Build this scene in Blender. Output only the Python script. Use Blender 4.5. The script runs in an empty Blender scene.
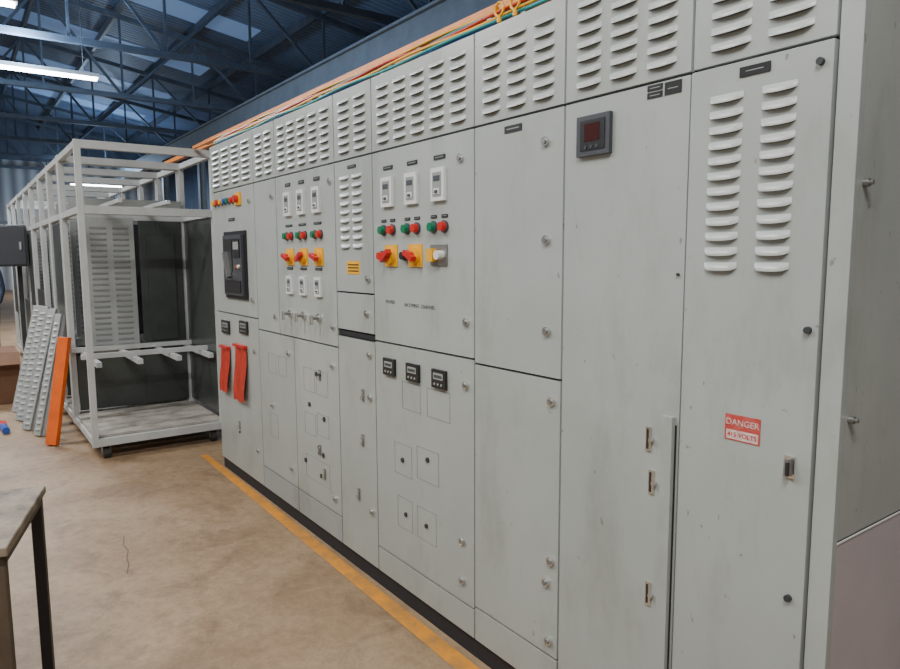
import bpy, bmesh, math, random
from mathutils import Vector, Matrix
random.seed(7)
SC=bpy.context.scene
COL=SC.collection

# ---------------------------------------------------------------- materials
def mat(name,col,rough=.5,metal=0.,var=0.,vscale=6.,bump=0.,bscale=40.,emit=None,estr=0.,spec=.5,col2=None,detail=4.,clear=0.):
    m=bpy.data.materials.new(name); m.use_nodes=True
    nt=m.node_tree; b=nt.nodes["Principled BSDF"]
    b.inputs["Base Color"].default_value=(*col,1); b.inputs["Roughness"].default_value=rough
    b.inputs["Metallic"].default_value=metal
    b.inputs["Specular IOR Level"].default_value=spec
    tc=None
    if var>0 or col2 or bump>0:
        tc=nt.nodes.new("ShaderNodeTexCoord")
    if var>0 or col2:
        n=nt.nodes.new("ShaderNodeTexNoise"); n.inputs["Scale"].default_value=vscale; n.inputs["Detail"].default_value=detail
        n.inputs["Roughness"].default_value=.65
        nt.links.new(tc.outputs["Object"],n.inputs["Vector"])
        r=nt.nodes.new("ShaderNodeValToRGB")
        c2=col2 if col2 else tuple(max(0,c*(1-var)) for c in col)
        r.color_ramp.elements[0].color=(*c2,1); r.color_ramp.elements[0].position=.32
        r.color_ramp.elements[1].color=(*col,1); r.color_ramp.elements[1].position=.62
        nt.links.new(n.outputs["Fac"],r.inputs["Fac"]); nt.links.new(r.outputs["Color"],b.inputs["Base Color"])
    if bump>0:
        n2=nt.nodes.new("ShaderNodeTexNoise"); n2.inputs["Scale"].default_value=bscale; n2.inputs["Detail"].default_value=3
        nt.links.new(tc.outputs["Object"],n2.inputs["Vector"])
        bp=nt.nodes.new("ShaderNodeBump"); bp.inputs["Strength"].default_value=bump; bp.inputs["Distance"].default_value=.01
        nt.links.new(n2.outputs["Fac"],bp.inputs["Height"]); nt.links.new(bp.outputs["Normal"],b.inputs["Normal"])
    if emit:
        b.inputs["Emission Color"].default_value=(*emit,1); b.inputs["Emission Strength"].default_value=estr
    return m

def paint_mat(name,col,rough=.30,grime=.6,low=True):
    m=bpy.data.materials.new(name); m.use_nodes=True; nt=m.node_tree; b=nt.nodes["Principled BSDF"]
    tc=nt.nodes.new("ShaderNodeTexCoord")
    def noise(s,d=5,rr=.6,scale=None):
        n=nt.nodes.new("ShaderNodeTexNoise"); n.inputs["Scale"].default_value=s; n.inputs["Detail"].default_value=d; n.inputs["Roughness"].default_value=rr
        if scale:
            mp=nt.nodes.new("ShaderNodeMapping"); mp.inputs["Scale"].default_value=scale
            nt.links.new(tc.outputs["Object"],mp.inputs["Vector"]); nt.links.new(mp.outputs[0],n.inputs["Vector"])
        else: nt.links.new(tc.outputs["Object"],n.inputs["Vector"])
        return n
    def ramp(src,p0,c0,p1,c1):
        r=nt.nodes.new("ShaderNodeValToRGB"); r.color_ramp.elements[0].position=p0; r.color_ramp.elements[0].color=(*c0,1)
        r.color_ramp.elements[1].position=p1; r.color_ramp.elements[1].color=(*c1,1); nt.links.new(src,r.inputs["Fac"]); return r
    def mul(a,bb,f):
        x=nt.nodes.new("ShaderNodeMixRGB"); x.blend_type='MULTIPLY'; x.inputs[0].default_value=f
        nt.links.new(a,x.inputs[1]); nt.links.new(bb,x.inputs[2]); return x.outputs[0]
    base=ramp(noise(1.6,6).outputs["Fac"],.3,tuple(c*.86 for c in col),.65,col).outputs[0]
    smear=ramp(noise(3.5,6,.7,(1,1,.35)).outputs["Fac"],.32,(.70,.69,.65),.48,(1,1,1)).outputs[0]
    speck=ramp(noise(34,3,.55,(1,1,.6)).outputs["Fac"],.27,(.30,.29,.25),.31,(1,1,1)).outputs[0]
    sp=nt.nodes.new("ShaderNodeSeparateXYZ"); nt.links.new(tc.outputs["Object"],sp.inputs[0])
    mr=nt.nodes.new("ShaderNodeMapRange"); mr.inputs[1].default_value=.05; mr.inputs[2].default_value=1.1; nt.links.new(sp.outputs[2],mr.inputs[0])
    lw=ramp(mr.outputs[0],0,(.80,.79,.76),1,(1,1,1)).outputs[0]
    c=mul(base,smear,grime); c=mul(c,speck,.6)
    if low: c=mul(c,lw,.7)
    nt.links.new(c,b.inputs["Base Color"]); b.inputs["Roughness"].default_value=rough
    bp2=nt.nodes.new("ShaderNodeBump"); bp2.inputs["Strength"].default_value=.16; bp2.inputs["Distance"].default_value=.02
    nt.links.new(noise(2.2,1).outputs["Fac"],bp2.inputs["Height"])
    nt.links.new(bp2.outputs[0],b.inputs["Normal"])
    return m
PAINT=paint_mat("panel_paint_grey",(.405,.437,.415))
LOUV=mat("louver_paint",(.47,.50,.48),.28)
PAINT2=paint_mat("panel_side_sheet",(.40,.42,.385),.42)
PAINT3=mat("panel_lower_sheet",(.47,.415,.42),.5,0,.12,3.)
KICK=paint_mat("kick_plate_grey",(.31,.33,.32),.45,.8,False)
DARKGAP=mat("gap_dark",(.012,.012,.014),.8)
SLOT_SHADE=mat("louver_slot_shade",(.07,.075,.07),.8)  # slot underside, its soft shade put into the dark colour
BLACK=mat("black_plastic",(.015,.015,.017),.35)
DGREY=mat("dark_grey_plastic",(.05,.055,.065),.4)
WHITE=mat("white_plastic",(.72,.73,.71),.35)
LCD=mat("meter_face",(.30,.33,.31),.25)
RED=mat("red_plastic",(.55,.015,.01),.3)
REDFILM=mat("red_tag_film",(.52,.035,.02),.35,0,.3,20)
DRED=mat("display_red",(.040,.006,.005),.2,emit=(.5,.03,.02),estr=.012)
STKRED=mat("sticker_red_faded",(.48,.03,.025),.5,0,.0,45,col2=(.52,.12,.10),detail=6)
STKWH=mat("sticker_white_faded",(.66,.63,.60),.5,0,.0,50,col2=(.55,.33,.30),detail=6)
GREEN=mat("green_plastic",(.0,.17,.08),.3)
YEL=mat("yellow_plastic",(.85,.42,.005),.35)
BLUE=mat("blue_plastic",(.02,.09,.4),.35)
TEAL=mat("teal_cable",(.01,.30,.30),.4)
ORG=mat("orange_paint",(.80,.13,.01),.4,0,.3,6)
ORGBUS=mat("orange_sleeve",(.90,.26,.01),.4,0,.25,4)
CHROME=mat("chrome",(.72,.72,.70),.22,.95)
STEEL=mat("steel_dull",(.28,.28,.27),.4,.7)
DSTEEL=mat("dark_steel",(.05,.055,.06),.55,.3,.3,8)
SCRIBE=mat("knockout_scribe",(.25,.26,.25),.5)
WFRAME=mat("frame_white_paint",(.52,.54,.53),.35,0,.15,5)
WSHEET=mat("frame_sheet_white",(.38,.40,.385),.4,0,.2,4)
GSHEET=mat("rear_sheet_grey",(.06,.068,.062),.28,0,.35,2.5)
PLY=mat("base_board",(.42,.39,.34),.6,0,.45,9,.2,60)
RUBBER=mat("caster_rubber",(.03,.03,.03),.6)
CARD=mat("cardboard",(.20,.10,.055),.85,0,.2,5)
WOODT=mat("bench_top_dusty",(.28,.225,.16),.7,0,.0,9,.3,80,col2=(.09,.065,.045),detail=8)
LEG=mat("bench_leg_steel",(.012,.012,.015),.5,.2)
BRN=mat("bench_side_brown",(.10,.07,.045),.7,0,.3,8)
TRUSS=mat("truss_steel",(.10,.125,.155),.6,.2,.3,3)
BEAMC=mat("beam_light_steel",(.24,.27,.29),.5,.2,.2,3)
TUBE=mat("tube_glow",(1,1,1),.4,emit=(.95,.97,1),estr=22)
FIX=mat("fixture_white",(.7,.7,.7),.4)
SKY=mat("skylight_haze_sheet",(.22,.34,.5),.5,emit=(.25,.42,.8),estr=.22)  # blue emission added so the roof strips give a soft haze
CRACK=mat("crack_dark",(.13,.085,.05),.9)
SKIN=mat("skin",(.25,.13,.08),.5); SHIRT=mat("shirt_navy",(.03,.045,.09),.8,0,.2,10); TROUS=mat("trousers_dark",(.02,.02,.025),.8); HAIR=mat("hair_black",(.01,.008,.007),.6)

def corr_mat(name,c1,c2,scale,axis,rough=.5,bump=.6,mixf=.35):
    m=bpy.data.materials.new(name); m.use_nodes=True; nt=m.node_tree; b=nt.nodes["Principled BSDF"]
    b.inputs["Roughness"].default_value=rough
    tc=nt.nodes.new("ShaderNodeTexCoord"); w=nt.nodes.new("ShaderNodeTexWave"); w.bands_direction=axis
    w.inputs["Scale"].default_value=scale; w.inputs["Distortion"].default_value=0
    nt.links.new(tc.outputs["Object"],w.inputs["Vector"])
    n=nt.nodes.new("ShaderNodeTexNoise"); n.inputs["Scale"].default_value=.35; n.inputs["Detail"].default_value=4
    nt.links.new(tc.outputs["Object"],n.inputs["Vector"])
    r=nt.nodes.new("ShaderNodeValToRGB"); r.color_ramp.elements[0].color=(*c2,1); r.color_ramp.elements[0].position=.35
    r.color_ramp.elements[1].color=(*c1,1); r.color_ramp.elements[1].position=.65
    nt.links.new(n.outputs["Fac"],r.inputs["Fac"])
    mx=nt.nodes.new("ShaderNodeMixRGB"); mx.blend_type='MULTIPLY'; mx.inputs[0].default_value=mixf
    nt.links.new(r.outputs[0],mx.inputs[1]); nt.links.new(w.outputs["Color"],mx.inputs[2])
    nt.links.new(mx.outputs[0],b.inputs["Base Color"])
    bp=nt.nodes.new("ShaderNodeBump"); bp.inputs["Strength"].default_value=bump; bp.inputs["Distance"].default_value=.04
    nt.links.new(w.outputs["Fac"],bp.inputs["Height"]); nt.links.new(bp.outputs["Normal"],b.inputs["Normal"])
    return m
ROOFM=corr_mat("roof_sheet_blue",(.20,.30,.46),(.11,.17,.28),1.6,'X')
WALLM=corr_mat("wall_sheet_light",(.78,.82,.84),(.6,.65,.67),.55,'Y',mixf=.6)
WALLB=corr_mat("wall_sheet_back",(.14,.19,.26),(.08,.11,.16),1.3,'X')

def floor_mat():
    m=bpy.data.materials.new("concrete_floor"); m.use_nodes=True; nt=m.node_tree; b=nt.nodes["Principled BSDF"]
    tc=nt.nodes.new("ShaderNodeTexCoord")
    def noise(s,d=6,r=.6,dist=0):
        n=nt.nodes.new("ShaderNodeTexNoise"); n.inputs["Scale"].default_value=s; n.inputs["Detail"].default_value=d
        n.inputs["Roughness"].default_value=r; n.inputs["Distortion"].default_value=dist
        nt.links.new(tc.outputs["Object"],n.inputs["Vector"]); return n
    def ramp(src,*el):
        r=nt.nodes.new("ShaderNodeValToRGB")
        while len(r.color_ramp.elements)<len(el): r.color_ramp.elements.new(.5)
        for e,(p,c) in zip(r.color_ramp.elements,el): e.position=p; e.color=(*c,1)
        nt.links.new(src,r.inputs["Fac"]); return r.outputs[0]
    def mul(a,bb,f):
        x=nt.nodes.new("ShaderNodeMixRGB"); x.blend_type='MULTIPLY'; x.inputs[0].default_value=f
        nt.links.new(a,x.inputs[1]); nt.links.new(bb,x.inputs[2]); return x.outputs[0]
    base=ramp(noise(1.1,7,.62,.4).outputs["Fac"],(.28,(.215,.135,.072)),(.5,(.315,.212,.122)),(.68,(.385,.275,.17)))
    c=noise(16,8,.78); fine=ramp(c.outputs["Fac"],(.33,(.55,.52,.48)),(.6,(1,1,1)))
    st=ramp(noise(3.2,5,.7,.8).outputs["Fac"],(.36,(.62,.58,.54)),(.50,(1,1,1)))
    sc=ramp(noise(55,3,.6).outputs["Fac"],(.27,(.40,.37,.33)),(.34,(1,1,1)))
    x=mul(base,fine,.7); x=mul(x,st,.65); x=mul(x,sc,.7)
    nt.links.new(x,b.inputs["Base Color"])
    b.inputs["Roughness"].default_value=.60
    bp=nt.nodes.new("ShaderNodeBump"); bp.inputs["Strength"].default_value=.25; bp.inputs["Distance"].default_value=.01
    nt.links.new(c.outputs["Fac"],bp.inputs["Height"]); nt.links.new(bp.outputs["Normal"],b.inputs["Normal"])
    return m
FLOORM=floor_mat()
LINEM=mat("floor_line_yellow",(.68,.26,.015),.6,0,0,10,col2=(.34,.17,.05),detail=8)

# ---------------------------------------------------------------- mesh builder
class MB:
    def __init__(s): s.v=[]; s.f=[]; s.m=[]; s.mats=[]; s.sm=[]
    def mi(s,m):
        if m not in s.mats: s.mats.append(m)
        return s.mats.index(m)
    def add(s,vs,fs,m,smooth=False):
        o=len(s.v); s.v+= [tuple(v) for v in vs]; k=s.mi(m)
        for f in fs: s.f.append(tuple(i+o for i in f)); s.m.append(k); s.sm.append(smooth)
    def box(s,x0,x1,y0,y1,z0,z1,m,M=None):
        if x0>x1:x0,x1=x1,x0
        if y0>y1:y0,y1=y1,y0
        if z0>z1:z0,z1=z1,z0
        vs=[Vector(p) for p in ((x0,y0,z0),(x1,y0,z0),(x1,y1,z0),(x0,y1,z0),(x0,y0,z1),(x1,y0,z1),(x1,y1,z1),(x0,y1,z1))]
        if M: vs=[M@v for v in vs]
        s.add(vs,[(0,3,2,1),(4,5,6,7),(0,1,5,4),(1,2,6,5),(2,3,7,6),(3,0,4,7)],m)
    def cyl(s,p0,p1,r,m,n=14,r1=None):
        p0=Vector(p0);p1=Vector(p1); d=(p1-p0).normalized(); r1=r if r1 is None else r1
        a=d.orthogonal().normalized(); b=d.cross(a)
        vs=[]
        for i in range(n):
            t=2*math.pi*i/n; vs.append(p0+(a*math.cos(t)+b*math.sin(t))*r)
        for i in range(n):
            t=2*math.pi*i/n; vs.append(p1+(a*math.cos(t)+b*math.sin(t))*r1)
        s.add(vs,[(i,(i+1)%n,n+(i+1)%n,n+i) for i in range(n)],m,True)
        s.add(vs,[tuple(range(n-1,-1,-1)),tuple(range(n,2*n))],m)
    def bar(s,p0,p1,w,h,m):
        p0=Vector(p0);p1=Vector(p1); d=p1-p0; L=d.length; d.normalize()
        up=Vector((0,0,1)) if abs(d.z)<.95 else Vector((1,0,0))
        a=d.cross(up).normalized(); b=a.cross(d).normalized()
        M=Matrix.Translation(p0)@Matrix((a,d,b)).transposed().to_4x4()
        s.box(-w/2,w/2,0,L,-h/2,h/2,m,M)
    def louver(s,xc,z,w,h,dep,m,y=0.,dark=None):
        NU,NV=8,5; vs=[]
        for j in range(NV+1):
            v=j/NV
            for i in range(NU+1):
                u=i/NU*2-1
                e=max(0,1-abs(u)**5)
                pr=math.sin(min(1,v*1.15)*math.pi/2)
                hh=h*(.72+.28*math.sqrt(max(0,1-u*u)))
                vs.append((xc+u*w/2, y-dep*pr*e-.0006, z-hh*v+h*.5))
        fs=[]
        for j in range(NV):
            for i in range(NU):
                a=j*(NU+1)+i; fs.append((a,a+NU+1,a+NU+2,a+1))
        s.add(vs,fs,m,True)
        b0=NV*(NU+1); lo=[vs[b0+i] for i in range(NU+1)]
        back=[(p[0],y+.0,p[2]) for p in lo]
        s.add(lo+back,[(i,NU+1+i,NU+2+i,i+1) for i in range(NU)],dark or SLOT_SHADE)
    def obj(s,name,parent=None,bevel=0.,seg=2,loc=None):
        me=bpy.data.meshes.new(name); me.from_pydata(s.v,[],s.f)
        for m in s.mats: me.materials.append(m)
        me.polygons.foreach_set("material_index",s.m); me.polygons.foreach_set("use_smooth",s.sm)
        me.update()
        o=bpy.data.objects.new(name,me); COL.objects.link(o)
        if parent: o.parent=parent
        if bevel:
            bv=o.modifiers.new("bevel","BEVEL"); bv.width=bevel; bv.segments=seg; bv.limit_method='ANGLE'; bv.angle_limit=math.radians(50)
        return o
def empty(name,loc=(0,0,0)):
    e=bpy.data.objects.new(name,None); e.empty_display_size=.1; COL.objects.link(e); return e
def text(body,x,z,size,m,parent,y,name):
    cu=bpy.data.curves.new(name,"FONT"); cu.body=body; cu.size=size; cu.align_x='CENTER'; cu.align_y='CENTER'; cu.extrude=.0004
    cu.materials.append(m); o=bpy.data.objects.new(name,cu); COL.objects.link(o)
    o.location=(x,y,z); o.rotation_euler=(math.pi/2,0,0); o.parent=parent
    return o

# ---------------------------------------------------------------- room shell
fl=MB(); fl.box(-42,6,-14,8.2,-.1,0,FLOORM); 
fl.obj("floor")
ln=MB()
ln.add([(-5.4,-.055,.002),(-5.4,.0,.002),(1.2,-.045,.002),(1.2,-.14,.002)],[(0,3,2,1)],LINEM); ln.obj("floor_marking_line")
ck=MB(); pts=[(-4.05,-.86),(-3.93,-.885),(-3.83,-.88),(-3.74,-.905),(-3.66,-.91),(-3.55,-.94)]
for a,b in zip(pts,pts[1:]): ck.bar((a[0],a[1],.001),(b[0],b[1],.001),.004,.002,CRACK)
ck.obj("floor_crack")
w=MB(); w.box(-40.2,-40,-14,8,0,6.3,WALLM); w.box(-40.2,-40,-14,8,6.3,9.5,WALLB)
w.box(-40,-39.9,-14,8,3.2,3.35,BEAMC)
w.obj("wall_left")
w=MB(); w.box(-40.2,6,8,8.2,0,9.5,WALLB); w.obj("wall_back")
c=MB()
def roofz(y): return 7.2+ (8-y)*.16 if y>-3 else 7.2+11*.16-(-3-y)*.16
def slab(a,b,x0,x1,m,o=0,t=.06):
    c.add([(x0,a,roofz(a)+o),(x1,a,roofz(a)+o),(x1,b,roofz(b)+o),(x0,b,roofz(b)+o),(x0,a,roofz(a)+o+t),(x1,a,roofz(a)+o+t),(x1,b,roofz(b)+o+t),(x0,b,roofz(b)+o+t)],
      [(0,1,2,3),(7,6,5,4),(0,4,5,1),(1,5,6,2),(2,6,7,3),(3,7,4,0)],m)
slab(8.2,-3,-40.2,6,ROOFM); slab(-3,-14,-40.2,6,ROOFM)
for x in (-10,-14.5,-19,-23.5,-28,-32.5): 
    slab(5.6,-2.4,x-.55,x+.55,SKY,-.02,.02)
c.obj("ceiling")
tr=empty("roof_truss_structure")
for k,X in enumerate([-6.5,-11,-15.5,-20,-24.5,-29,-33.5,-38]):
    t=MB()
    zb=5.75
    t.bar((X,-13.5,zb),(X,7.8,zb),.12,.12,TRUSS)
    t.bar((X,-3,roofz(-3)-.35),(X,7.8,roofz(7.8)-.35),.12,.12,TRUSS); t.bar((X,-13.5,roofz(-13.5)-.35),(X,-3,roofz(-3)-.35),.12,.12,TRUSS)
    ys=[-12+i*1.8 for i in range(12)]
    for i in range(len(ys)-1):
        a,b=ys[i],ys[i+1]
        if i%2==0: t.bar((X,a,zb),(X,b,roofz(b)-.35),.06,.06,TRUSS)
        else: t.bar((X,a,roofz(a)-.35),(X,b,zb),.06,.06,TRUSS)
        t.bar((X,b,zb),(X,b,roofz(b)-.35),.05,.05,TRUSS)
    t.obj("truss_frame",tr)
pu=MB()
for y in [-12,-10.2,-8.4,-6.6,-4.8,-3,-1.2,.6,2.4,4.2,6,7.6]:
    z=roofz(y)-.18
    pu.box(-39.9,5.9,y-.04,y+.04,z-.1,z+.1,BEAMC if y in(-1.2,2.4) else TRUSS)
pu.obj("purlins",tr)
ce=empty("crane_runway")
g=MB()
g.box(-39.9,5.9,4.9,5.1,5.05,5.10,BEAMC); g.box(-39.9,5.9,4.98,5.02,5.1,5.5,BEAMC); g.box(-39.9,5.9,4.9,5.1,5.5,5.55,BEAMC)
for X in (-35.8,-26.8,-22.3,-17.8,-13.3,-8.8,-4.3,.2):
    g.box(X-.1,X+.1,4.9,4.92,0,5.05,BEAMC); g.box(X-.1,X+.1,5.08,5.1,0,5.05,BEAMC); g.box(X-.01,X+.01,4.92,5.08,0,5.05,BEAMC)
for (xa,xb) in ((-13.3,-8.8),(-22.3,-17.8)):
    g.bar((xa,5.25,.05),(xb,5.25,5.0),.07,.07,TRUSS); g.bar((xb,5.25,.05),(xa,5.25,5.0),.07,.07,TRUSS)
g.obj("runway_girder_and_columns",ce)

def tube(x,y,z,L,power,col=(1,.985,.955),up=0):
    e=empty("tube_light_fixture"); m=MB()
    m.box(x-.09,x+.09,y-L/2,y+L/2,z+.05,z+.12,FIX)
    for dx in(-.045,.045): m.cyl((x+dx,y-L/2+.03,z+.02),(x+dx,y+L/2-.03,z+.02),.022,TUBE)
    for q in (-.4,.4): m.cyl((x,y+q*L,z+.12),(x,y+q*L,roofz(y+q*L)-.03),.008,DSTEEL,6)
    m.obj("fixture_body",e)
    l=bpy.data.lights.new("tube_lamp","AREA"); l.shape='RECTANGLE'; l.energy=power; l.color=col
    l.size=.25; l.size_y=L
    o=bpy.data.objects.new("tube_lamp",l); COL.objects.link(o); o.location=(x,y,z-.03); o.parent=e
    if up:
        u=bpy.data.lights.new("roof_tint_fill","POINT"); u.energy=up; u.color=(.5,.70,1); u.shadow_soft_size=.3  # unseen blue fill light, added above the tube to brighten the roof
        o=bpy.data.objects.new("roof_tint_fill",u); COL.objects.link(o); o.location=(x,y,z+.4); o.parent=e
tube(-15.3,-.25,5.0,2.6,300,up=520)
tube(-11.55,-1.85,5.0,2.6,280,up=420)
tube(-33,3.7,4.6,2.0,300,up=400)
tube(-7.3,-3.6,4.8,2.4,210)  # this and the next two: out-of-view fixtures added to light the panel fronts
tube(-3.3,-3.2,4.8,2.4,175)
tube(.6,-2.6,4.8,2.4,235)
W=bpy.data.worlds.new("world"); SC.world=W; W.use_nodes=True
W.node_tree.nodes["Background"].inputs[0].default_value=(.90,.94,1,1); W.node_tree.nodes["Background"].inputs[1].default_value=.31

# ---------------------------------------------------------------- switchgear cabinets
ZT,ZD,ZB=2.324,2.003,.08
G=.004
def door(mb,s0,s1,z0,z1,m=PAINT,proud=.0):
    mb.box(-s0+G,-s1-G,-proud,.02,z0+G,z1-G,m)
def body(mb,s0,s1):
    mb.box(-s0+.001,-s1-.001,.019,.80,ZB,ZT-.001,PAINT2)
    mb.box(-s0+.001,-s1-.001,.0185,.019,ZB,ZT-.001,DARKGAP)
    mb.box(-s0,-s1,.012,.78,0,ZB,DARKGAP)
def topbox(mb,lv,s0,s1,cols,rows=7,z0=ZD,z1=ZT,w=None):
    door(mb,s0,s1,z0,z1)
    W=abs(s1-s0); pitch=(W-.06)/cols; w=w or pitch*.74
    for i in range(cols):
        xc=-max(s0,s1)+.03+pitch*(i+.5)
        for j in range(rows):
            lv.louver(xc,2.045+j*.0375,w,.021,.012,LOUV)
def latch(hw,s,z):
    hw.cyl((-s,-.001,z),(-s,-.010,z),.015,CHROME,16); hw.cyl((-s,-.010,z),(-s,-.014,z),.009,STEEL,12)
def vlatch(hw,s,z):
    hw.box(-s-.010,-s+.010,-.006,0,z-.028,z+.028,STEEL); hw.cyl((-s,-.006,z+.012),(-s,-.012,z+.012),.006,CHROME,10)
    hw.box(-s-.004,-s+.004,-.016,-.006,z-.022,z-.002,CHROME)
def bolt(hw,s,z,r=.008):
    hw.cyl((-s,0,z),(-s,-.007,z),r,DSTEEL,6)
def scribe(hw,s0,s1,z0,z1,t=.0022):
    x0,x1=-max(s0,s1),-min(s0,s1)
    for a in ((x0,x1,z0,z0+t),(x0,x1,z1-t,z1),(x0,x0+t,z0,z1),(x1-t,x1,z0,z1)):
        hw.box(a[0],a[1],-.0012,0,a[2],a[3],SCRIBE)
def label(hw,s,z,w=.06,h=.016):
    hw.box(-s-w/2,-s+w/2,-.003,0,z-h/2,z+h/2,BLACK)
    hw.box(-s-w*.36,-s+w*.36,-.0034,-.003,z-h*.08,z+h*.08,LCD)
def wmeter(hw,s,z,w=.085,h=.125):
    hw.box(-s-w/2,-s+w/2,-.014,0,z-h/2,z+h/2,WHITE)
    hw.box(-s-w*.32,-s+w*.32,-.016,-.014,z-h*.36,z+h*.36,LCD)
    hw.box(-s-w*.24,-s+w*.24,-.0175,-.016,z+h*.10,z+h*.26,DGREY)
    hw.box(-s-w*.2,-s+w*.2,-.018,-.014,z-h*.3,z-h*.12,WHITE)
    hw.box(-s-w*.1,-s+w*.1,-.022,-.018,z-h*.26,z-h*.18,DGREY)
def bmeter(hw,s,z,w=.09,h=.07):
    hw.box(-s-w/2,-s+w/2,-.012,0,z-h/2,z+h/2,BLACK)
    hw.box(-s-w*.34,-s+w*.34,-.0135,-.012,z-h*.02,z+h*.32,LCD)
    hw.box(-s-w*.28,-s+w*.28,-.014,-.0135,z+h*.06,z+h*.22,DGREY)
    for i in range(3): hw.cyl((-s+w*(-.25+.25*i),-.012,z-h*.28),(-s+w*(-.25+.25*i),-.015,z-h*.28),.005,LCD,8)
def button(hw,s,z,m,r=.019):
    hw.cyl((-s,0,z),(-s,-.008,z),r*1.25,DGREY,18); hw.cyl((-s,-.008,z),(-s,-.026,z),r,m,18,r*.9)
def rotary(hw,s,z,a=30,left=True):
    hw.box(-s-.05,-s+.05,-.005,0,z-.046,z+.046,YEL)
    hw.cyl((-s,-.005,z),(-s,-.02,z),.036,YEL,20)
    M=Matrix.Translation((-s,0,z))@Matrix.Rotation(math.radians(a),4,'Y')
    hw.box(-.034,.034,-.046,-.02,-.010,.010,RED,M); hw.cyl((-s,-.02,z),(-s,-.036,z),.017,RED,16)
def stub(hw,s,z):
    hw.cyl((-s,0,z),(-s,-.012,z),.022,CHROME,14); hw.cyl((-s,-.012,z),(-s,-.045,z),.010,STEEL,10)
    hw.box(-s-.007,-s+.007,-.055,-.04,z-.035,z+.014,CHROME)
def cab():
    e=empty("switchgear_cabinet"); return e,MB(),MB(),MB()
def fin(e,d,l,h):
    d.obj("doors_and_body",e,.0022,2)
    if l.v: l.obj("louvers",e)
    if h.v: h.obj("fittings",e)

e,d,l,h=cab(); S0,S1=5.02,4.17
body(d,S0,S1); topbox(d,l,S0,S1,4)
door(d,S0,S1,1.165,ZD); door(d,S0,S1,ZB,1.165)
h.box(-4.745,-4.325,-.012,0,1.275,1.72,BLACK); h.box(-4.715,-4.355,-.03,-.012,1.30,1.695,DGREY)
h.box(-4.69,-4.53,-.034,-.03,1.45,1.67,BLACK); h.box(-4.50,-4.38,-.036,-.03,1.55,1.67,BLACK); h.box(-4.49,-4.39,-.037,-.036,1.60,1.65,LCD)
h.box(-4.69,-4.38,-.036,-.03,1.32,1.40,BLACK)
for i,mm in enumerate((GREEN,RED,WHITE)): h.cyl((-4.47+.035*i,-.03,1.49),(-4.47+.035*i,-.042,1.49),.012,mm,12)
M=Matrix.Translation((-4.6,-.04,1.5))@Matrix.Rotation(math.radians(-25),4,'Y'); h.box(-.015,.015,-.02,.006,-.09,.09,STEEL,M)
for i,mm in enumerate((YEL,RED,YEL,BLUE,GREEN,RED)): button(h,4.93-.075*i,1.925,mm,.019)
h.box(-4.50,-4.40,-.01,0,1.885,1.965,YEL); h.cyl((-4.45,-.01,1.925),(-4.45,-.035,1.925),.024,RED,14)
label(h,4.6,1.80,.12,.02)
bmeter(h,4.80,1.065,.16,.09); bmeter(h,4.43,1.09,.15,.085)
for s0,s1,z0,z1 in ((4.90,4.73,.60,.925),(4.60,4.39,.585,.965)):
    n=6
    vs=[];fs=[]
    for j in range(7):
        for i in range(n+1):
            u=i/n; v=j/6
            vs.append((-(s0+(s1-s0)*u)+.008*math.sin(v*5),-.008-.018*math.sin(u*6+v*2)**2-.01*v,z1+(z0-z1)*v))
    for j in range(6):
        for i in range(n): a=j*(n+1)+i; fs.append((a,a+1,a+n+2,a+n+1))
    h.add(vs,fs,REDFILM,True)
    h.box(-s0,-s1,-.03,0,z1-.012,z1+.006,RED)
latch(h,4.25,1.9);latch(h,4.25,1.28);latch(h,4.25,.95);latch(h,4.25,.3); bolt(h,4.6,.35);
vlatch(h,4.6,.40)
fin(e,d,l,h)

e,d,l,h=cab(); S0,S1=4.17,3.07
body(d,S0,S1); topbox(d,l,4.17,3.82,2); topbox(d,l,3.82,3.07,5)
door(d,4.17,3.82,1.10,ZD); door(d,3.82,3.07,1.10,ZD)
door(d,4.17,3.62,.22,1.10); door(d,3.62,3.07,.22,1.10); door(d,4.17,3.62,ZB,.22,KICK); door(d,3.62,3.07,ZB,.22,KICK)
for s in (3.64,3.46,3.27):
    wmeter(h,s,1.84,.085,.13); label(h,s,1.945,.07,.018)
    button(h,s+.03,1.665,GREEN); button(h,s-.035,1.665,RED); label(h,s,1.722,.09,.012)
    rotary(h,s-.01,1.55,random.choice((-30,20,60))); label(h,s,1.487,.08,.012)
    wmeter(h,s,1.395,.075,.10); stub(h,s+.005,1.235)
latch(h,3.12,1.92);latch(h,3.12,1.2); latch(h,3.88,1.9); latch(h,3.88,1.2)
for (s,z) in ((3.33,.93),(3.29,.93),(3.32,.53),(3.27,.50),(3.30,.38),(3.43,.75),(3.25,.70),(3.50,.42)): bolt(h,s,z,.013)
vlatch(h,3.29,.93);vlatch(h,3.31,.52);vlatch(h,3.26,.40)
scribe(h,3.50,3.36,.82,.95);scribe(h,3.34,3.20,.82,.95);scribe(h,3.5,3.36,.58,.70);scribe(h,3.34,3.2,.6,.72);scribe(h,3.5,3.2,.33,.46)
scribe(h,4.02,3.90,.85,.97);scribe(h,3.86,3.74,.85,.97);scribe(h,4.02,3.9,.45,.6)
latch(h,3.70,1.0);latch(h,3.70,.32);latch(h,3.14,1.0);latch(h,3.14,.30);latch(h,3.98,.65)
fin(e,d,l,h)

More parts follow.
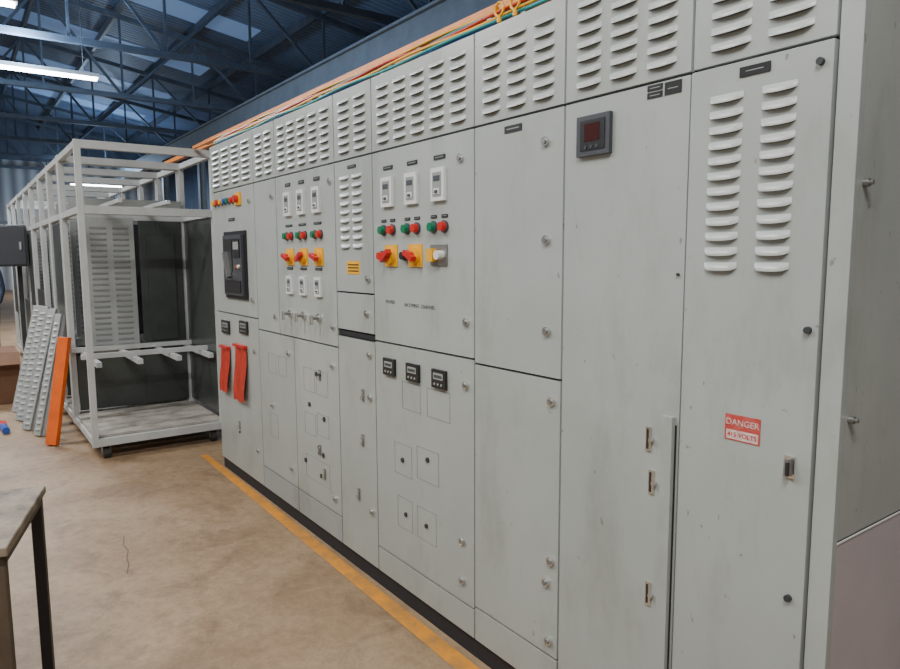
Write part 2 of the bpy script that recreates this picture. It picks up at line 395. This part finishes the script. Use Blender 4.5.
e,d,l,h=cab(); S0,S1=3.07,2.70
body(d,S0,S1); topbox(d,l,S0,S1,2)
door(d,S0,S1,1.38,ZD); door(d,S0,S1,1.195,1.38); d.box(-S0+G,-S1-G,.004,.02,1.168,1.190,DARKGAP); door(d,S0,S1,ZB,1.165)
for j in range(9):
    l.louver(-2.968,1.60+j*.040,.095,.019,.010,LOUV); l.louver(-2.845,1.60+j*.040,.095,.019,.010,LOUV)
h.box(-2.955,-2.83,-.0015,0,1.468,1.53,YEL)
for z in (1.512,1.498,1.483): h.box(-2.945,-2.84,-.002,-.0015,z-.003,z+.003,BLACK)
label(h,2.89,1.965,.08,.014)
latch(h,2.77,1.29); vlatch(h,2.82,.90); vlatch(h,2.83,.68); vlatch(h,2.88,.40); latch(h,2.75,.9);latch(h,2.75,.35);latch(h,2.75,1.1);latch(h,2.75,1.45)
fin(e,d,l,h)

e,d,l,h=cab(); S0,S1=2.70,1.965
body(d,S0,S1); topbox(d,l,S0,S1,5)
door(d,S0,S1,1.172,ZD); door(d,S0,S1,.20,1.172); door(d,S0,S1,ZB,.20)
for k,s in enumerate((2.562,2.372,2.18)):
    wmeter(h,s,1.823,.088,.125); label(h,s-.0,1.925,.075,.016)
    button(h,s+.04,1.663,GREEN,.019); button(h,s-.033,1.663,RED,.019); label(h,s+.04,1.703,.04,.012);label(h,s-.033,1.703,.04,.012)
    bmeter(h,s+.004,1.068,.095,.075)
    if k<2: rotary(h,s-.02,1.553,(-35,25)[k]); button(h,s+.055,1.553,(RED,BLACK)[k],.018)
    else:
        h.box(-s-.06,-s+.05,-.006,0,1.515,1.595,STEEL); h.box(-s-.055,-s-.015,-.03,-.006,1.53,1.58,YEL); h.cyl((-s+.02,-.006,1.555),(-s+.02,-.035,1.555),.018,WHITE,12)
latch(h,2.045,1.906); latch(h,2.012,1.307);latch(h,2.015,1.069);latch(h,2.04,.453);latch(h,2.04,.292)
scribe(h,2.47,2.33,.90,1.02);scribe(h,2.28,2.12,.90,1.02); scribe(h,2.52,2.40,.36,.50);scribe(h,2.36,2.22,.36,.50);scribe(h,2.54,2.4,.60,.74);scribe(h,2.36,2.2,.62,.76)
bolt(h,2.472,.669,.011);bolt(h,2.277,.717,.011);bolt(h,2.45,.43,.01);bolt(h,2.29,.43,.01)
text("POWER",-2.56,1.353,.022,DGREY,e,-.0005,"stencil_a"); text("INCOMING  CHANNEL",-2.33,1.347,.022,DGREY,e,-.0005,"stencil_b")
fin(e,d,l,h)

e,d,l,h=cab(); S0,S1=1.965,1.52
body(d,S0,S1); topbox(d,l,S0,S1,3)
door(d,S0,S1,1.158,ZD); door(d,S0,S1,.215,1.158); door(d,S0,S1,ZB,.215)
label(h,1.756,1.968,.085,.022); latch(h,1.60,1.905); latch(h,1.592,1.60);latch(h,1.585,1.31);latch(h,1.56,1.085);latch(h,1.555,.55);latch(h,1.56,.27);latch(h,1.575,.47)
fin(e,d,l,h)

e,d,l,h=cab(); S0,S1=1.52,1.08
body(d,S0,S1); topbox(d,l,S0,S1,3)
door(d,S0,S1,ZB,ZD)
h.box(-1.458,-1.333,-.014,0,1.838,1.952,DGREY); h.box(-1.442,-1.349,-.016,-.014,1.853,1.938,BLACK); h.box(-1.425,-1.368,-.017,-.016,1.878,1.928,DRED)
for i in range(3): h.cyl((-1.42+.022*i,-.016,1.862),(-1.42+.022*i,-.018,1.862),.005,DGREY,8)
h.box(-1.215,-1.167,-.002,0,1.981,1.996,BLACK);h.box(-1.215,-1.167,-.002,0,1.962,1.977,BLACK);h.box(-1.160,-1.109,-.002,0,1.962,1.994,BLACK)
for z in (1.988,1.969): h.box(-1.207,-1.175,-.0024,-.002,z-.001,z+.001,LCD)
h.box(-1.15,-1.119,-.0024,-.002,1.976,1.978,LCD)
for s,z in ((1.178,1.045),(1.165,.925),(1.165,.60)):
    h.box(-s-.009,-s+.009,-.004,0,z-.034,z+.034,CHROME); h.box(-s-.006,-s+.001,-.0045,-.004,z-.028,z+.028,DARKGAP); h.cyl((-s+.012,-.001,z),(-s+.012,-.012,z),.007,CHROME,10)
d.box(-1.128,-1.094,-.016,-.001,ZB+.01,1.122,PAINT); d.box(-1.0935,-1.0895,-.003,.0,ZB+.01,1.10,DARKGAP)
bolt(h,1.10,1.5,.004)
fin(e,d,l,h)

e,d,l,h=cab(); S0,S1=1.08,.68
d.box(-S0+.001,-S1,.019,.80,.915,ZT,PAINT2); d.box(-S0+.001,-S1,.019,.80,ZB,.910,PAINT3); d.box(-S0+.001,-S1-.001,.015,.019,ZB,ZT-.001,DARKGAP)
d.box(-S0,-S1-.01,.012,.78,0,ZB,DARKGAP)
d.box(-.727,-.68,.000,.022,ZB,ZT,PAINT); d.box(-.6805,-.678,.02,.79,.907,.912,WHITE)
topbox(d,l,S0,.73,2,w=.105)
door(d,1.08,.73,ZB,ZD,proud=.006)
for j in range(12):
    l.louver(-.978,1.522+j*.0363,.088,.021,.011,LOUV,y=-.006); l.louver(-.848,1.522+j*.0363,.082,.021,.011,LOUV,y=-.006)
h.box(-.946,-.871,-.009,-.006,1.962,1.984,BLACK); h.box(-.93,-.887,-.0094,-.009,1.972,1.974,LCD)
h.box(-.946,-.855,-.0075,-.006,1.098,1.162,STKRED); h.box(-.942,-.859,-.0078,-.0075,1.101,1.124,STKWH)
h.box(-.792,-.768,-.010,-.006,1.040,1.092,CHROME); h.box(-.786,-.776,-.024,-.010,1.046,1.086,STEEL); h.box(-.781,-.774,-.026,-.02,1.05,1.08,DARKGAP)
for s,z in ((.759,1.957),(.755,1.384),(.767,.756)): h.cyl((-s,-.006,z),(-s,-.016,z),.008,DSTEEL,12)
for z in (1.70,1.19,.5): h.cyl((-.68,.04,z),(-.668,.04,z),.009,STEEL,8); h.cyl((-.668,.04,z),(-.660,.04,z),.005,STEEL,8)
text("DANGER",-.9005,1.143,.0215,STKWH,e,-.0079,"danger_text"); text("415 VOLTS",-.9005,1.1125,.0160,RED,e,-.0084,"danger_text_lower")
fin(e,d,l,h)

# cable trunking above cabinets
b=MB()
b.box(-5.7,-1.95,.075,.10,2.405,2.425,ORGBUS); b.box(-5.7,-1.6,.16,.20,2.445,2.475,ORGBUS); b.box(-7.6,-.9,.32,.36,2.50,2.535,ORGBUS)
for s in range(12):
    x=-4.95+s*.36
    b.box(x-.012,x+.012,.32,.36,2.330,2.50,STEEL); b.box(x-.012,x+.012,.07,.20,2.39,2.405,STEEL); b.box(x-.012,x+.012,.15,.17,2.33,2.445,STEEL)
for i,(mm,y,zz) in enumerate(((TEAL,.028,2.346),(YEL,.030,2.358),(RED,.034,2.370),(TEAL,.05,2.378),(YEL,.055,2.392),(BLUE,.045,2.35))):
    px=None
    for k in range(42):
        x=-5+k*.1; p=(x,y+.003*math.sin(k*.9+i),zz+.004*math.sin(k*.7+i*2))
        if px: b.cyl(px,p,.0055,mm,6)
        px=p
b.obj("overhead_bus_trunking")
for x in (-1.84,-1.76):
    eb=MB(); pr=None
    for k in range(13):
        t=2*math.pi*k/12; p=(x+.022*math.cos(t),.008,2.368+.022*math.sin(t))
        if pr: eb.cyl(pr,p,.0045,YEL,8)
        pr=p
    eb.cyl((x,.008,2.326),(x,.008,2.346),.008,YEL,10); eb.obj("lifting_eye_bolt")

# ---------------------------------------------------------------- empty enclosure frames
FY0,FY1=-.76,.26; FZ0,FZ1=.105,2.41; T=.045
def frame(x1,x0,first=False,idx=0):
    e=empty("enclosure_frame"); m=MB()
    i1,i2=.0015,.003
    for x in (x0+T/2,x1-T/2):
        for y in (FY0+T/2,FY1-T/2): m.box(x-T/2,x+T/2,y-T/2,y+T/2,FZ0,FZ1,WFRAME)
    for z in (FZ0+.033,FZ1-T/2-.008,1.905):
        for x in (x0+T/2,x1-T/2): m.box(x-T/2+i1,x+T/2-i1,FY0+i1,FY1-i1,z-.03,z+.03,WFRAME)
        for y in (FY0+T/2,FY1-T/2): m.box(x0+i2,x1-i2,y-T/2+i2,y+T/2-i2,z-.025,z+.025,WFRAME)
    z=.72
    for y in (FY0+.10,FY0+.40,FY0+.7,FY1-.06): m.box(x0+T,x1-T-.1,y-.02,y+.02,z-.02,z+.02,WFRAME)
    for x in (x0+.1,x1-.4): m.box(x-.02,x+.02,FY0+.01,FY1-.01,z+.02,z+.06,WFRAME)
    for i in range(6):
        xa=x0+.03+i*(x1-x0-.06)/6; m.box(xa,xa+(x1-x0-.06)/6-.012,FY0+.02,FY1-.02,.170,.190,PLY)
    m.box(x0+.05,x0+.065,FY0+.16,FY0+.56,.70,1.90,WSHEET)
    for j in range(22):
        z=.78+j*.049
        for yy in (FY0+.27,FY0+.45): m.box(x0+.066,x0+.074,yy-.065,yy+.065,z,z+.012,KICK); m.box(x0+.066,x0+.069,yy-.065,yy+.065,z-.012,z,SCRIBE)
    m.box(x0+.05,x0+.06,FY0+.60,FY1-.05,.22,1.88,GSHEET)
    m.box(x0+.06,x0+.075,FY0+.66,FY1-.12,.80,1.75,GSHEET)
    m.box(x0+.05,x0+.055,FY0+.05,FY0+.60,.22,.70,GSHEET)
    m.box(x0+.03,x1-.03,FY1-.02,FY1-.012,.22,1.88,GSHEET)
    for y in (FY0+.3,FY0+.65): m.box(x0+T,x1-T,y-.015,y+.015,1.97,2.0,WFRAME)
    m.box(x0+.08,x0+.09,FY0+.05,FY1-.05,1.96,2.06,WSHEET)
    if idx>0: m.box(x0+.1,x1-.1,FY0+.01,FY0+.02,(.25,.7,.4)[idx%3],(1.2,1.85,1.0)[idx%3],GSHEET)
    m.obj("frame_members",e,.003,1)
    k=MB()
    for x in ((x0+.12,x1-.10) if first else (x1-.12,)):
        for y in (FY0+.1,FY1-.1):
            k.box(x-.045,x+.045,y-.045,y+.045,.098,.105,STEEL)
            k.box(x-.02,x+.055,y-.030,y-.026,.035,.10,STEEL); k.box(x-.02,x+.055,y+.026,y+.030,.035,.10,STEEL); k.box(x-.02,x+.055,y-.030,y+.030,.094,.10,STEEL)
            k.cyl((x+.03,y-.022,.046),(x+.03,y+.022,.046),.046,RUBBER,20); k.cyl((x+.03,y-.032,.046),(x+.03,y+.032,.046),.012,CHROME,10)
    k.obj("casters",e)
x=-5.72
wd=[1.0,.8,.8,1.0,.8,1.0,1.0,1.0]
for i,wv in enumerate(wd):
    frame(x,x-wv,i==0,i); x-=wv+.02

cb=MB(); cb.box(-10.5,-9.9,-1.20,-.77,1.45,1.95,DGREY); cb.box(-9.9,-9.885,-1.18,-.79,1.47,1.93,DGREY); cb.box(-9.885,-9.87,-.86,-.83,1.65,1.75,CHROME)
cb.box(-10.3,-10.25,-.87,-.82,0,1.45,DSTEEL); cb.box(-10.45,-10.05,-1.15,-.80,0,.012,DSTEEL)
cb.obj("control_box_on_stand",None,.006)

def leaning(name,xb,yb,dy,h,w,m,lou=True,thick=.02,yaw=0.):
    ang=math.asin(dy/h); mb=MB(); mb.box(-w/2,w/2,0,thick,0,h,m)
    if lou:
        n=int(h/.055)
        for j in range(1,n): mb.louver(0,j*.055,w*.6,.022,.012,m)
        for a in (-w/2,w/2-.012): mb.box(a,a+.012,0,thick+.03,0,h,WFRAME)
    o=mb.obj(name,None,.002,1)
    o.rotation_euler=(-ang,0,yaw); o.location=(xb,yb,.012); return o
leaning("louvred_cover_panel",-8.05,-1.12,.32,1.10,.13,WSHEET,yaw=math.radians(32))
leaning("louvred_cover_panel",-7.60,-1.12,.33,1.12,.13,WSHEET,yaw=math.radians(30))
leaning("louvred_cover_panel",-7.15,-1.10,.33,1.12,.12,WSHEET,yaw=math.radians(30))
leaning("louvred_cover_panel",-6.85,-1.04,.28,1.08,.09,WSHEET,yaw=math.radians(30))
leaning("orange_barrier_plank",-6.42,-.98,.20,.90,.11,ORG,False,.04,yaw=math.radians(38))
cbx=MB(); cbx.box(-9.3,-8.62,-1.5,-1.02,0,.55,CARD); cbx.box(-9.3,-8.62,-1.29,-1.23,.55,.552,YEL)
M=Matrix.Translation((-8.62,-1.26,.55))@Matrix.Rotation(math.radians(35),4,'Y'); cbx.box(0,.2,-.24,.24,0,.006,CARD,M)
cbx.obj("cardboard_box",None,.004,1)
tl=MB(); tl.box(-7.45,-7.30,-1.30,-1.23,0,.06,RED); tl.cyl((-7.30,-1.26,.035),(-7.1,-1.25,.035),.03,BLUE,12); tl.cyl((-7.45,-1.26,.03),(-7.53,-1.27,.03),.018,STEEL,10)
tl.obj("power_tool",None,.006)

# ---------------------------------------------------------------- person standing in the aisle
pe=empty("worker")
def skin(name,verts,edges,rad,m,sub=2):
    me=bpy.data.meshes.new(name); me.from_pydata(verts,edges,[]); me.materials.append(m)
    o=bpy.data.objects.new(name,me); COL.objects.link(o); o.parent=pe
    o.modifiers.new("skin","SKIN"); 
    for i,r in enumerate(rad):
        r=(r,r) if not isinstance(r,tuple) else r
        me.skin_vertices[0].data[i].radius=r
    me.skin_vertices[0].data[0].use_root=True
    s=o.modifiers.new("sub","SUBSURF"); s.levels=sub; s.render_levels=sub
    for md in o.modifiers:
        if md.type=='SKIN': md.use_smooth_shade=True
    return o
skin("torso_and_arms",[(0,0,.95),(0,0,1.12),(0,0,1.32),(0,0,1.42),(0,.19,1.40),(0,.25,1.12),(.10,.26,.92),(0,-.19,1.40),(0,-.25,1.12),(.08,-.26,.90),(0,0,1.50)],
  [(0,1),(1,2),(2,3),(3,4),(4,5),(5,6),(3,7),(7,8),(8,9),(3,10)],[(.12,.15),(.11,.14),(.12,.17),(.10,.14),.065,.05,.042,.065,.05,.042,.055],SHIRT)
skin("legs",[(0,0,.95),(0,.10,.86),(.02,.11,.50),(0,.11,.10),(.13,.12,.04),(0,-.10,.86),(.0,-.12,.50),(-.02,-.13,.10),(.11,-.14,.04)],
  [(0,1),(1,2),(2,3),(3,4),(0,5),(5,6),(6,7),(7,8)],[(.12,.14),.095,.065,.05,.035,.095,.065,.05,.035],TROUS)
hm=bpy.data.meshes.new("head"); bm=bmesh.new(); bmesh.ops.create_uvsphere(bm,u_segments=24,v_segments=16,radius=.1)
for v in bm.verts:
    v.co.x*=.98; v.co.y*=.78; v.co.z*=1.18
    if v.co.z<-.03: v.co.y*=.85; v.co.x*=.92
for f in bm.faces:
    f.smooth=True; c=f.calc_center_median(); f.material_index=1 if (c.z>.055 or (c.x<-.01 and c.z>-.03)) else 0
bm.to_mesh(hm); bm.free(); hm.materials.append(SKIN); hm.materials.append(HAIR)
ho=bpy.data.objects.new("head",hm); COL.objects.link(ho); ho.parent=pe; ho.location=(.02,0,1.62)
skin("neck",[(0,0,1.46),(.01,0,1.56)],[(0,1)],[.055,.05],SKIN)
fm=MB(); fm.cyl((.11,0,1.63),(.135,0,1.60),.010,SKIN,8,.014); fm.cyl((.09,-.03,1.64),(.112,-.03,1.64),.012,WHITE,8,.008); fm.cyl((.09,.03,1.64),(.112,.03,1.64),.012,WHITE,8,.008)
fm.cyl((.108,-.03,1.64),(.114,-.03,1.64),.005,HAIR,8);fm.cyl((.108,.03,1.64),(.114,.03,1.64),.005,HAIR,8); fm.box(.095,.112,-.022,.022,1.568,1.574,RED)
for sy in(-1,1): fm.cyl((0,.075*sy,1.62),(0,.092*sy,1.625),.025,SKIN,10,.02)
fm.obj("face_features",pe,.002)
for sy,wx,wz in ((1,.10,.92),(-1,.08,.90)):
    wy=.26*sy
    skin("palm",[(wx,wy,wz),(wx+.03,wy,wz-.09)],[(0,1)],[(.03,.02),(.035,.016)],SKIN,1)
    for q in range(4):
        L=(.07,.08,.075,.06)[q]; fx=wx+.005+.018*q
        skin("finger",[(fx,wy,wz-.085),(fx+.012,wy-.005*sy,wz-.085-L*.5),(fx+.010,wy-.016*sy,wz-.085-L)],[(0,1),(1,2)],[.009,.0085,.007],SKIN,1)
    skin("thumb",[(wx+.03,wy-.005*sy,wz-.03),(wx+.06,wy-.015*sy,wz-.07),(wx+.065,wy-.02*sy,wz-.105)],[(0,1),(1,2)],[.011,.010,.008],SKIN,1)
pe.location=(-11.6,-1.19,0); pe.rotation_euler=(0,0,math.radians(-40))

# ---------------------------------------------------------------- work bench (left foreground)
wb=MB()
e1=Vector((.9656,-.26,0)); e2=Vector((-.26,-.9656,0)); C=Vector((-2.74,-1.33,0))
M=Matrix.Translation(C)@Matrix((e1,-e2,Vector((0,0,1)))).transposed().to_4x4()
wb.box(-.01,.55,-.62,.01,.722,.75,WOODT,M)
wb.box(.0,.54,-.035,-.0,.69,.722,BRN,M); wb.box(0,.54,-.61,-.575,.69,.722,LEG,M); wb.box(0,.035,-.61,0,.69,.722,LEG,M); wb.box(.505,.54,-.61,0,.69,.722,BRN,M)
for lx in (0,.505):
    for ly in (0,-.575): wb.box(lx,lx+.035,ly-.035,ly,0,.722,LEG if lx==0 else BRN,M)
wb.obj("workbench",None,.003,1)

# ---------------------------------------------------------------- camera
yaw,pitch,roll,f=0.94516,0.11386,-0.00463,684.30572
fw=Vector((-math.sin(yaw)*math.cos(pitch), math.cos(yaw)*math.cos(pitch), -math.sin(pitch)))
r=Vector((math.cos(yaw),math.sin(yaw),0)); u=r.cross(fw)
r2=r*math.cos(roll)+u*math.sin(roll); u2=-r*math.sin(roll)+u*math.cos(roll)
cd=bpy.data.cameras.new("camera"); co=bpy.data.objects.new("camera",cd); COL.objects.link(co)
R=Matrix((r2,u2,-fw)).transposed()
co.matrix_world=Matrix.Translation((0,-1.53027,1.55))@R.to_4x4()
cd.sensor_width=36; cd.lens=f*36/900; cd.clip_start=.05
SC.camera=co
